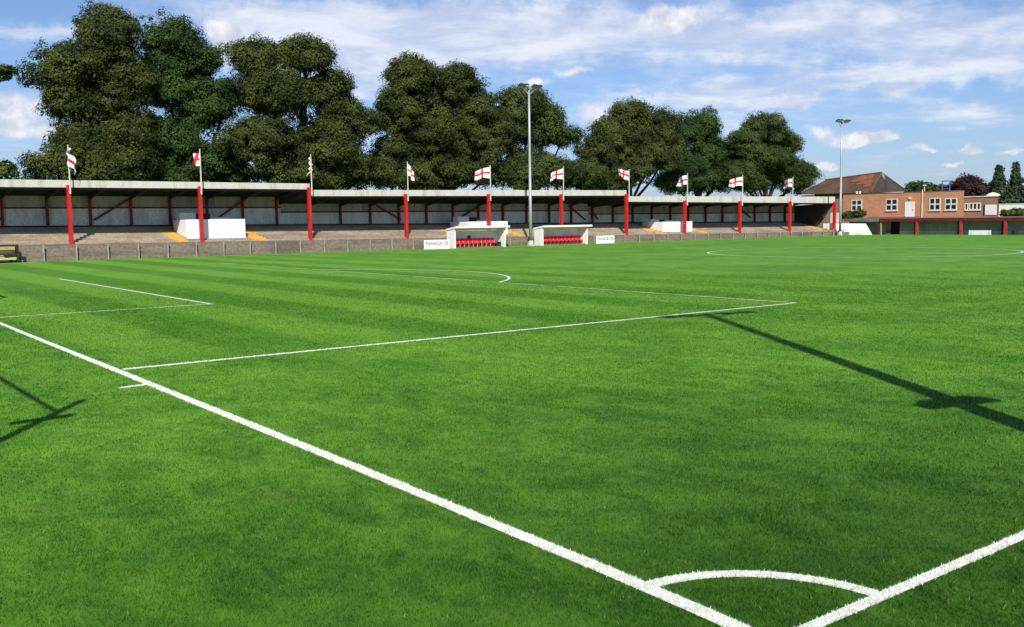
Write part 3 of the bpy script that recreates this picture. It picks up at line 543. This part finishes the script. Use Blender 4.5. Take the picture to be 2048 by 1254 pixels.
# net post and goal that stand just outside the frame and throw shadows in
t=thing('net_post','dark net post behind the goal line with a rope and short crossarm','post')
px_,py_=-4.57,4.35
mb=MB(); mb.tube([(px_,py_,0),(px_,py_,5.4)],.062,10); mb.build('pole',M['galv'],t)
mb=MB(); mb.bar((px_-.34,py_-.02,4.42),(px_+.27,py_-.02,4.47),.08,.13); mb.build('crossarm',M['dark'],t)
mb=MB(); mb.tube([(px_,py_,4.74),(px_-.03,9,4.68),(px_-.06,18,4.68),(px_-.08,26,4.74)],.036,6); mb.tube([(px_-.08,26,0),(px_-.08,26,5.4)],.062,8); mb.build('rope',M['dark'],t)
t=thing('goal','white football goal on the goal line beyond the left edge','goal')
mb=MB(); y0,y1=W/2-3.72,W/2+3.72
for y in (y0,y1): mb.tube([(0,y,0),(0,y,2.44)],.06,10); mb.tube([(0,y,2.44),(-.9,y,2.44),(-2.1,y,0.03)],.02,6)
mb.tube([(0,y0-.05,2.46),(0,y1+.05,2.46)],.06,10); mb.build('frame',M['white'],t)
mb=MB()
for k in range(38):
    y=y0+k*(y1-y0)/37; mb.tube([(-.06,y,2.42),(-.9,y,2.40),(-2.08,y,.04)],.004,3,cap=False)
for (xx,z) in [(-.3,2.41),(-.6,2.405),(-.9,2.40),(-1.2,1.8),(-1.5,1.2),(-1.8,.6),(-2.08,.05)]: mb.tube([(xx,y0,z),(xx,y1,z)],.004,3,cap=False)
mb.build('net',M['net'],t)
# ---------------------------------------------------------------- right end: wing wall, end shelter
t=thing('wing_wall','white painted end wall at the right end of the stand','wall')
wa=np.array((100.30,68.25)); wb_=np.array((102.55,64.80)); wn=np.array((-.838,-.546))
def WP(u,z,o): q=wa+(wb_-wa)*u-wn*o; return (q[0],q[1],z)
mb=MB(); prof=[(0,-.1),(0,1.40),(.80,1.36),(1.,-.1)]
mb.face([WP(u,z,0) for u,z in prof]); mb.face([WP(u,z,.16) for u,z in prof][::-1])
for i in range(4):
    a,b=prof[i],prof[(i+1)%4]; mb.face([WP(*a,0),WP(*a,.16),WP(*b,.16),WP(*b,0)])
mb.build('panel',M['white'],t)
mb=MB(); mb.hexa([WP(.50,.02,-.03),WP(.74,.02,-.03),WP(.74,.02,-.003),WP(.50,.02,-.003),WP(.50,.64,-.03),WP(.74,.64,-.03),WP(.74,.64,-.003),WP(.50,.64,-.003)]); mb.build('hatch',M['cream'],t)
mb=MB(); mb.box(100.32,101.4,68.9,70.3,-.1,1.42); mb.build('pier',M['white'],t)
mb=MB(); mb.box(101.63,101.75,68.95,70.2,1.46,2.75); tag(mb.build('notice_panel',M['cream']),'beige panel standing behind the white end wall','panel')
t=thing('end_shelter','low dark shelter with red fascia behind the far goal line','shelter'); xs0,xs1=103.,106.2; ya,yb=20.,69.
mb=MB(); mb.hexa([(xs0-.2,ya,1.66),(xs1,ya,1.80),(xs1,yb,1.95),(xs0-.2,yb,1.80),(xs0-.2,ya,1.76),(xs1,ya,1.88),(xs1,yb,2.06),(xs0-.2,yb,1.92)]); mb.build('roof',M['shedroof'],t)
mb=MB(); mb.hexa([(xs0-.26,ya,1.46),(xs0-.203,ya,1.46),(xs0-.203,64.1,1.56),(xs0-.26,64.1,1.56),(xs0-.26,ya,1.80),(xs0-.203,ya,1.80),(xs0-.203,64.1,1.96),(xs0-.26,64.1,1.96)]); mb.build('fascia',M['dred2'],t)
mb=MB(); mb.hexa([(xs0-.26,64.13,1.55),(xs0-.203,64.13,1.55),(xs0-.203,yb,1.62),(xs0-.26,yb,1.62),(xs0-.26,64.13,1.95),(xs0-.203,64.13,1.95),(xs0-.203,yb,1.98),(xs0-.26,yb,1.98)]); mb.build('grey_fascia',M['shedroof'],t)
mb=MB(); mb.box(xs0+1.0,xs0+1.1,ya,62.1,.42,1.8); mb.build('upper_back_wall',M['shedgrey'],t)
mb=MB(); mb.box(xs0+.97,xs0+1.1,ya,62.1,-.1,.42); mb.build('lower_back_wall',M['shedlow'],t)
mb=MB(); mb.box(xs0+.9,xs0+1.0,63.9,yb,-.1,1.9); mb.build('end_panel',M['shedgrey'],t)
mb=MB(); mb.box(xs0+2.0,xs0+2.1,62.1,63.9,-.1,1.9); mb.build('doorway_back',M['dark'],t)
for y in (59.22,53.9,48.9,43.7,38.5,33.):
    mb=MB(); mb.box(xs0-.24,xs0-.02,y-.14,y+.14,-.1,1.60); mb.build('post',M['redw'],t)
    mb=MB(); mb.box(xs0+.8,xs0+.96,y+.75,y+.9,-.1,1.75); mb.build('inner_post',M['dark'],t)
mb=MB(); mb.box(xs0-.15,xs0-.02,63.85,64.0,-.1,1.56); mb.build('pale_post',M['postc'],t)
mb=MB(); mb.box(xs0-.15,xs0-.02,64.1,64.3,-.1,1.56); mb.build('red_jamb',M['dred'],t)
mb=MB(); mb.box(102.5,102.56,50.3,52.8,-.05,.50).box(102.5,102.7,50.5,50.56,-.05,.3).box(102.5,102.7,52.5,52.56,-.05,.3); tag(mb.build('advertising_board',M['white']),'plain white board in front of the end shelter','sign')
mb=MB(); mb.tube([(103.3,48.1,-.05),(103.3,48.1,.46)],[.24,.28],12); mb.tube([(103.3,48.1,.46),(103.3,48.1,.52)],[.31,.27],12); tag(mb.build('litter_bin',M['dark']),'dark litter bin by the rightmost red shelter post','bin')
# ---------------------------------------------------------------- brick building
t=thing('brick_building','flat roofed orange brick building with white windows behind the shelter','building'); bx=112.
mb=MB(); mb.hexa([(bx,58.5,-.2),(bx+8,62.9,-.2),(bx+8,75.4,-.2),(bx,75.4,-.2),(bx,58.5,5.2),(bx+8,62.9,5.2),(bx+8,75.4,5.2),(bx,75.4,5.2)]); mb.build('wall',M['brick'],t)
mb=MB(); mb.hexa([(bx-.04,58.46,5.203),(bx+8.04,62.86,5.203),(bx+8.04,75.44,5.203),(bx-.04,75.44,5.203),(bx-.04,58.46,5.26),(bx+8.04,62.86,5.26),(bx+8.04,75.44,5.26),(bx-.04,75.44,5.26)]); mb.build('coping',M['brick2'],t)
def window(t,x,y0,y1,z0,z1,cols=2,rows=2,name='window'):
    fr=MB(); d=.12; fr.box(x-.06,x+.02,y0,y1,z0,z0+d); fr.box(x-.06,x+.02,y0,y1,z1-d,z1); fr.box(x-.06,x+.02,y0,y0+d,z0+d,z1-d); fr.box(x-.06,x+.02,y1-d,y1,z0+d,z1-d)
    for k in range(1,cols): yy=y0+(y1-y0)*k/cols; fr.box(x-.05,x+.02,yy-.09,yy+.09,z0+d,z1-d)
    for k in range(1,rows):
        zz2=z0+(z1-z0)*k/rows
        for c_ in range(cols):
            ya_=y0+d if c_==0 else y0+(y1-y0)*c_/cols+.09; yb_=y1-d if c_==cols-1 else y0+(y1-y0)*(c_+1)/cols-.09
            fr.box(x-.05,x+.02,ya_,yb_,zz2-.09,zz2+.09)
    f=fr.build(name,M['winw'],t); g_=MB(); g_.box(x-.02,x-.012,y0+d*.5,y1-d*.5,z0+d*.5,z1-d*.5); g_.build('pane',M['glass'],f)
    s=MB(); s.box(x-.12,x-.003,y0-.05,y1+.05,z0-.09,z0-.003); s.build('sill',M['cream'],f)
for (a,b,z0,z1) in ((72.49,74.11,3.02,4.48),(67.31,68.99,2.94,4.47),(61.47,62.96,2.86,4.43),(59.34,60.92,2.86,4.34)): window(t,bx,a,b,z0,z1)
mb=MB(); mb.box(bx-.08,bx+.02,64.95,66.25,2.12,4.02); d=mb.build('door',M['white'],t); mb=MB(); mb.box(bx-.13,bx-.083,65.1,65.18,2.95,3.1); mb.build('handle',M['galv'],d)
mb=MB(); mb.box(bx-2.2,bx-.003,64.3,70.2,1.98,2.11); mb.build('landing',M['dred'],t)
mb=MB(); mb.tube([(bx-.08,63.9,1.9),(bx-.08,63.9,5.5)],.06,8); mb.build('downpipe',M['cream'],t)
mb=MB(); mb.box(bx-.12,bx-.003,65.45,65.75,4.35,4.62); mb.build('wall_lamp',M['cream'],t)
for y in (73.2,73.65):
    mb=MB(); mb.tube([(bx+.5,y,5.3),(bx+.5,y,5.52)],.11,8); mb.tube([(bx+.5,y,5.52),(bx+.5,y,5.60)],.17,8); mb.build('roof_vent',M['white'],t)
mb=MB(); mb.tube([(bx+.4,63.9,5.3),(bx+.4,63.9,6.0)],.05,6); mb.box(bx+.25,bx+.55,63.75,64.05,6.0,6.12); mb.build('roof_light',M['cream'],t)
# house with hipped tile roof
t=thing('house','brown tiled house with a hipped roof behind the brick building','house')
hx0,hx1,hy0,hy1=122.,131.4,77.6,87.8; mb=MB(); mb.box(hx0+.5,hx1-.5,hy0+.5,hy1-.3,0,5.72); mb.build('wall',M['brick2'],t)
rA=np.array((126.7,78.95,8.62)); rB=np.array((126.7,88.6,7.95)); e=[np.array(q) for q in ((hx0,hy0,5.62),(hx1,hy0,5.9),(hx1,hy1+2.4,5.85),(hx0,hy1+2.4,5.80))]
rt=thing('roof_tmp','','x'); bpy.data.objects.remove(rt)
mb=MB()
def lerp(a,b,k): return a+(b-a)*k
n_=16
for i in range(n_):       # tile courses as overlapping ledges on the two long slopes and the near hip
    k0,k1=i/n_,(i+1)/n_; up_=np.array((0,0,.05))
    for (a,b,ra,rb,mi) in ((e[3],e[0],rB,rA,0),(e[0],e[1],rA,rA,1),(e[1],e[2],rA,rB,0),(e[2],e[3],rB,rB,0)):
        p0,p1=lerp(a,ra,k0),lerp(b,rb,k0); p2,p3=lerp(b,rb,k1),lerp(a,ra,k1)
        mm=mi
        mb.face([p0+up_,p1+up_,p2,p3],mm); mb.face([p0,p1,p1+up_,p0+up_],mm)
mb.face(e[::-1],0); ro=mb.build('roof',[M['tile'],M['htile']],t)
mb=MB(); q0=lerp(lerp(e[0],rA,.32),lerp(e[3],rB,.32),.06); 
for (u0,u1,v0,v1) in ((.10,.42,.62,.97),(.06,.30,.44,.62),(.05,.17,.30,.44)):
    P_=lambda u,v:lerp(lerp(e[0],e[3],u),lerp(rA,rB,u),v)+np.array((-.05,0,.075)); mb.face([P_(u0,v0),P_(u1,v0),P_(u1*.8,v1),P_(u0,v1)][::-1])
mb.build('new_tiles',M['orange'],ro)
mb=MB(); mb.tube([rA+np.array((0,0,.06)),rB+np.array((0,0,.06))],.14,6); mb.tube([e[0]+np.array((0,0,.08)),rA+np.array((0,0,.06))],.10,6); mb.tube([e[1]+np.array((0,0,.08)),rA+np.array((0,0,.06))],.10,6); mb.build('ridge_tiles',M['tile'],ro)
g0=rA+np.array((0,-.12,.0)); mb=MB(); a_=lerp(rA,e[0],.16)+np.array((.35,-.06,.10)); b_=lerp(rA,e[1],.16)+np.array((-.35,-.06,.10)); c_=lerp(rA,(e[0]+e[1])/2,.40)+np.array((0,-.06,.10))
mb.face([g0,a_,c_,b_]); mb.build('gablet',M['gab'],ro)
mb=MB(); mb.box(hx0+.3,hx0+.44,hy0+.2,hy1+2,5.42,5.60); mb.build('gutter',M['beam'],t)
# annex
t=thing('annex_building','low brown brick annex with white windows beyond the brick building','building')
mb=MB(); mb.hexa([(116,56.3,0),(123,60,0),(123,66,0),(116,62.,0),(116,56.3,4.45),(123,60,4.45),(123,66,4.45),(116,62.,4.45)]); mb.build('wall',M['brick2'],t)
mb=MB(); mb.hexa([(115.9,56.2,4.453),(123.1,59.95,4.453),(123.1,66.1,4.453),(115.9,62.1,4.453),(115.9,56.2,4.56),(123.1,59.95,4.56),(123.1,66.1,4.56),(115.9,62.1,4.56)]); mb.build('roof',M['cream'],t)
window(t,116.,58.4,59.9,2.85,3.75,3,1); window(t,116.,60.02,60.5,2.85,3.72,1,1)
mb=MB(); mb.box(115.93,116.01,56.45,57.85,2.2,3.45); mb.build('garage_door',M['grey'],t)
mb=MB(); mb.box(115.9,116.01,57.88,58.0,2.2,3.5); mb.build('door_jamb',M['dark'],t)
mb=MB()
mb.tube([(117.,57.45,4.58),(117.,57.45,4.72),(117.,57.45,4.9),(117.,57.45,5.0)],[.85,.75,.4,.08],12); mb.build('roof_dome',M['cream'],t)
# lorry trailer
t=thing('lorry_trailer','long white trailer parked right of the annex','trailer')
mb=MB(); mb.box(118.,120.5,44.,57.2,1.0,3.45); mb.box(117.95,120.55,43.95,57.25,3.453,3.54); mb.build('body',M['white'],t,bevel=.05)
mb=MB(); mb.box(118.3,120.2,45,56.5,.7,1.0); mb.build('chassis',M['dark'],t)
for y in (46.,47.3,48.6,55.):
    for x in (118.1,120.15):
        mb=MB(); mb.tube([(x,y,.5),(x+.28,y,.5)],.5,16); mb.build('wheel',M['dark'],t)
mb=MB(); mb.box(117.96,117.99,44.5,56.8,2.55,2.75); mb.build('side_stripe',M['grey'],t)
# blue frame
mb=MB(); mb.bar((125.,68.55,0),(125.,68.55,7.0),.10); mb.bar((125.,67.45,0),(125.,67.45,7.0),.10); mb.bar((125.,68.6,6.95),(125.,67.4,6.95),.12); mb.bar((125.,68.55,5.9),(125.,67.45,5.9),.08)
tag(mb.build('climbing_frame',M['blue']),'blue metal frame rising behind the brick building roof','frame')
# ---------------------------------------------------------------- trees
def tree(name,blobs,leaf,label,cat='tree',group=None,leafsize=.195,cl_r=1.75,boughs=11,dens=1.,trunk=True,flat=.78,base=None,yscale=.85,ground=0.):
    t=thing(name,label,cat,group)
    B=np.array(blobs); B[:,2]=np.maximum(B[:,2],B[:,3]*.5); cen=[]; ins=1.22 if boughs else .55
    for (x,y,z,rh,rv) in B:
        rv=max(rv,.3); area=4*math.pi*((rh*rv)**1.6*2+(rh*rh)**1.6)**(1/1.6)/3**(1/1.6)
        n=int(area/(cl_r**2*1.15)*dens*(.80 if boughs else 1))+3
        d=rng.normal(0,1,(n,3)); d/=np.linalg.norm(d,axis=1)[:,None]; rad=np.where(rng.uniform(0,1,n)<.72,rng.uniform(.78,1.04,n),rng.uniform(.3,.8,n))
        rad=rad*(1+.13*rng.normal(0,1,n))
        cen.append(np.array([x,y,z])+d*rad[:,None]*np.array([max(rh-cl_r*ins,rh*.35),max(rh-cl_r*ins,rh*.35)*yscale,max(rv-cl_r*ins*.75,rv*.35)]))
    cen=np.concatenate(cen)
    inside=np.zeros(len(cen),int)
    for (x,y,z,rh,rv) in B:
        q=((cen[:,0]-x)/rh)**2+((cen[:,1]-y)/(rh*yscale))**2+((cen[:,2]-z)/max(rv,.3))**2; inside+=(q<.62)
    cen=cen[(inside<2)|(rng.uniform(0,1,len(cen))<.35)]; cen=cen[cen[:,2]>ground+.3]
    if boughs:      # each bough carries a tuft of leafy sprays on its upper, outer side
        R_=cl_r*rng.uniform(.7,1.35,len(cen)); k=boughs; ib=np.repeat(np.arange(len(cen)),k); q=rng.normal(0,1,(len(ib),3)); q[:,2]+=.55; q/=np.linalg.norm(q,axis=1)[:,None]
        bd=q; cen=cen[ib]+q*R_[ib][:,None]*np.array([1.05,1.05,.62])*rng.uniform(.75,1.1,len(ib))[:,None]; cl_r=cl_r*.43
    cr=cl_r*rng.uniform(.55,1.35,len(cen)); cnt=np.maximum(6,10.5*(cr/leafsize)**1.75*rng.uniform(.7,1.2,len(cen))).astype(int)
    idx=np.repeat(np.arange(len(cen)),cnt); n=len(idx)
    d=rng.normal(0,1,(n,3)); d/=np.linalg.norm(d,axis=1)[:,None]; rad=rng.uniform(.25,1.0,n)**.55
    pos=cen[idx]+d*(rad*cr[idx])[:,None]*np.array([1,1,flat])
    pos[:,2]-=.10*cr[idx]*(d[:,0]**2+d[:,1]**2)
    # leaf-spray quads, facing outward and up
    nrm=d*.85+(bd[idx]*.75 if boughs else d*.3)+np.array([0,0,.30])+rng.normal(0,.27,(n,3)); nrm/=np.linalg.norm(nrm,axis=1)[:,None]
    a=np.cross(nrm,rng.normal(0,1,(n,3))); a/=np.linalg.norm(a,axis=1)[:,None]; b=np.cross(nrm,a)
    s=leafsize*rng.uniform(.55,1.25,n)[:,None]; V=np.stack([pos-a*s*.62,pos-b*s*.34-nrm*s*.08,pos+a*s*.62,pos+b*s*.34+nrm*s*.05],1)
    zb=B[:,2].min(); 
    rawmesh('crown',V,4,leaf,t)
    x0,y0=(base if base is not None else (np.average(B[:,0],weights=B[:,3]**2),np.average(B[:,1],weights=B[:,3]**2)))
    if trunk:
        mb=MB(); top=B[:,2].max(); hgt=top*.55; r0=max(.12,.028*top)
        mb.tube([(x0,y0,ground-.1),(x0+.1,y0,ground+.6),(x0+.15,y0,hgt*.45),(x0+.3,y0+.1,hgt),(x0+.2,y0,top)],[r0*1.5,r0*1.05,r0*.85,r0*.5,r0*.12],8)
        for (x,y,z,rh,rv) in B:
            if rv<.6: continue
            z0=max(ground+.5,min(z-rv*.3,hgt*.9)*.55); p0=np.array((x0+.15,y0,z0)); p1=np.array((x,y,z)); pm=(p0+p1)/2+np.array((0,0,-.06*np.linalg.norm(p1-p0)))
            mb.tube([p0,pm,p1],[r0*.5,r0*.34,r0*.14],6)
            for k in range(6):
                q=rng.normal(0,1,3); q/=np.linalg.norm(q); q[2]=abs(q[2])*.7; p2=p1+q*np.array((rh,rh*yscale,rv))*.8; mb.tube([lerp(pm,p1,.5+.08*k),lerp(p1,p2,.5)+np.array((0,0,.2)),p2],[r0*.16,r0*.10,r0*.03],5)
        mb.build('trunk',M['bark'],t,smooth=True)
    relocate(t,(float(x0),float(y0),float(ground))); return t
G='trees behind the covered stand'
tree('tree',TREES['tall_left'],M['leafA'],'tallest broad tree with olive crown at the left behind the stand',group=G)
tree('tree',TREES['low_left'],M['leafA'],'low leafy tree at the foot of the tallest tree, far left',group=G,dens=.9)
tree('tree',TREES['bright_second'],M['leafB'],'green tree with pointed top just right of the tallest tree',group=G)
tree('tree',TREES['broad_third'],M['leafA'],'broad twin topped tree above the step in the roof',group=G)
tree('tree',TREES['dense_middle'],M['leafA'],'dense rounded tree left of the near floodlight mast',group=G)
tree('tree',TREES['thinner_middle'],M['leafC'],'thinner pale tree directly behind the near floodlight mast head',group=G,dens=.8)
tree('tree',TREES['low_middle'],M['leafC'],'low bushy tree in the gap right of the near floodlight mast',group=G)
tree('tree',TREES['round_right'],M['leafA'],'large round topped tree in the right half behind the stand',group=G)
tree('tree',TREES['narrow_right'],M['leafB'],'narrow darker tree between the round and the domed tree',group=G)
tree('tree',TREES['domed_end'],M['leafC'],'domed tree at the right end of the tree row',group=G)
tree('tree',TREES['edge_left'],M['leafA'],'tree mostly beyond the left edge with one branch reaching in',group=G,cl_r=.42,leafsize=.2,boughs=0)
tree('tree',TREES['far_left'],M['leafC'],'small distant tree at the left edge above the stand roof',group=G,leafsize=.5)
tree('copper_beech',TREES['copper'],M['leafP'],'dark purple leaved tree behind the annex',leafsize=.36,cl_r=1.6,dens=1.3)
def conifer(name,b,label):
    (x,y,z,rh,rv)=b; zt=z+rv; n=16; bl=[]
    for i in range(n):
        k=i/(n-1); zz_=max(.8,z-rv*1.9)+k*(zt-max(.8,z-rv*1.9)); bl.append((x,y,zz_,max(.25,rh*1.25*(1-k)**.85*(1+.18*math.sin(i*2.4))),max(.45,rv*.16)))
    return tree(name,bl,M['leafF'],label,group='conifers beyond the annex',leafsize=.42,cl_r=.62,dens=1.2,flat=.9,boughs=0)
ks=[k for k in TREES if k.startswith('conifer')]
conifer('conifer',TREES[ks[0]][0],'left conifer with a split top right of the purple tree')
conifer('conifer',TREES[ks[1]][0],'tallest dark conifer beside the right edge of the picture')
conifer('conifer',TREES[ks[2]][0],'conifer mostly cut off by the right edge')
tree('tree',TREES['far_green'],M['leafB'],'rounded green treetop just right of the tiled roof',leafsize=.5,dens=1.2)
tree('tree',TREES['far_green2'],M['leafB'],'small green treetop over the middle of the brick building roof',leafsize=.5,dens=1.2)
tree('bush',TREES['bush'],M['leafH'],'green bush in front of the left end of the brick building','bush',leafsize=.22,cl_r=.4,dens=1.2,boughs=0)
tree('hedge',TREES['hedge_right'],M['leafH'],'low brownish hedge in front of the white trailer','hedge',leafsize=.25,cl_r=.4,dens=1.2,boughs=0)
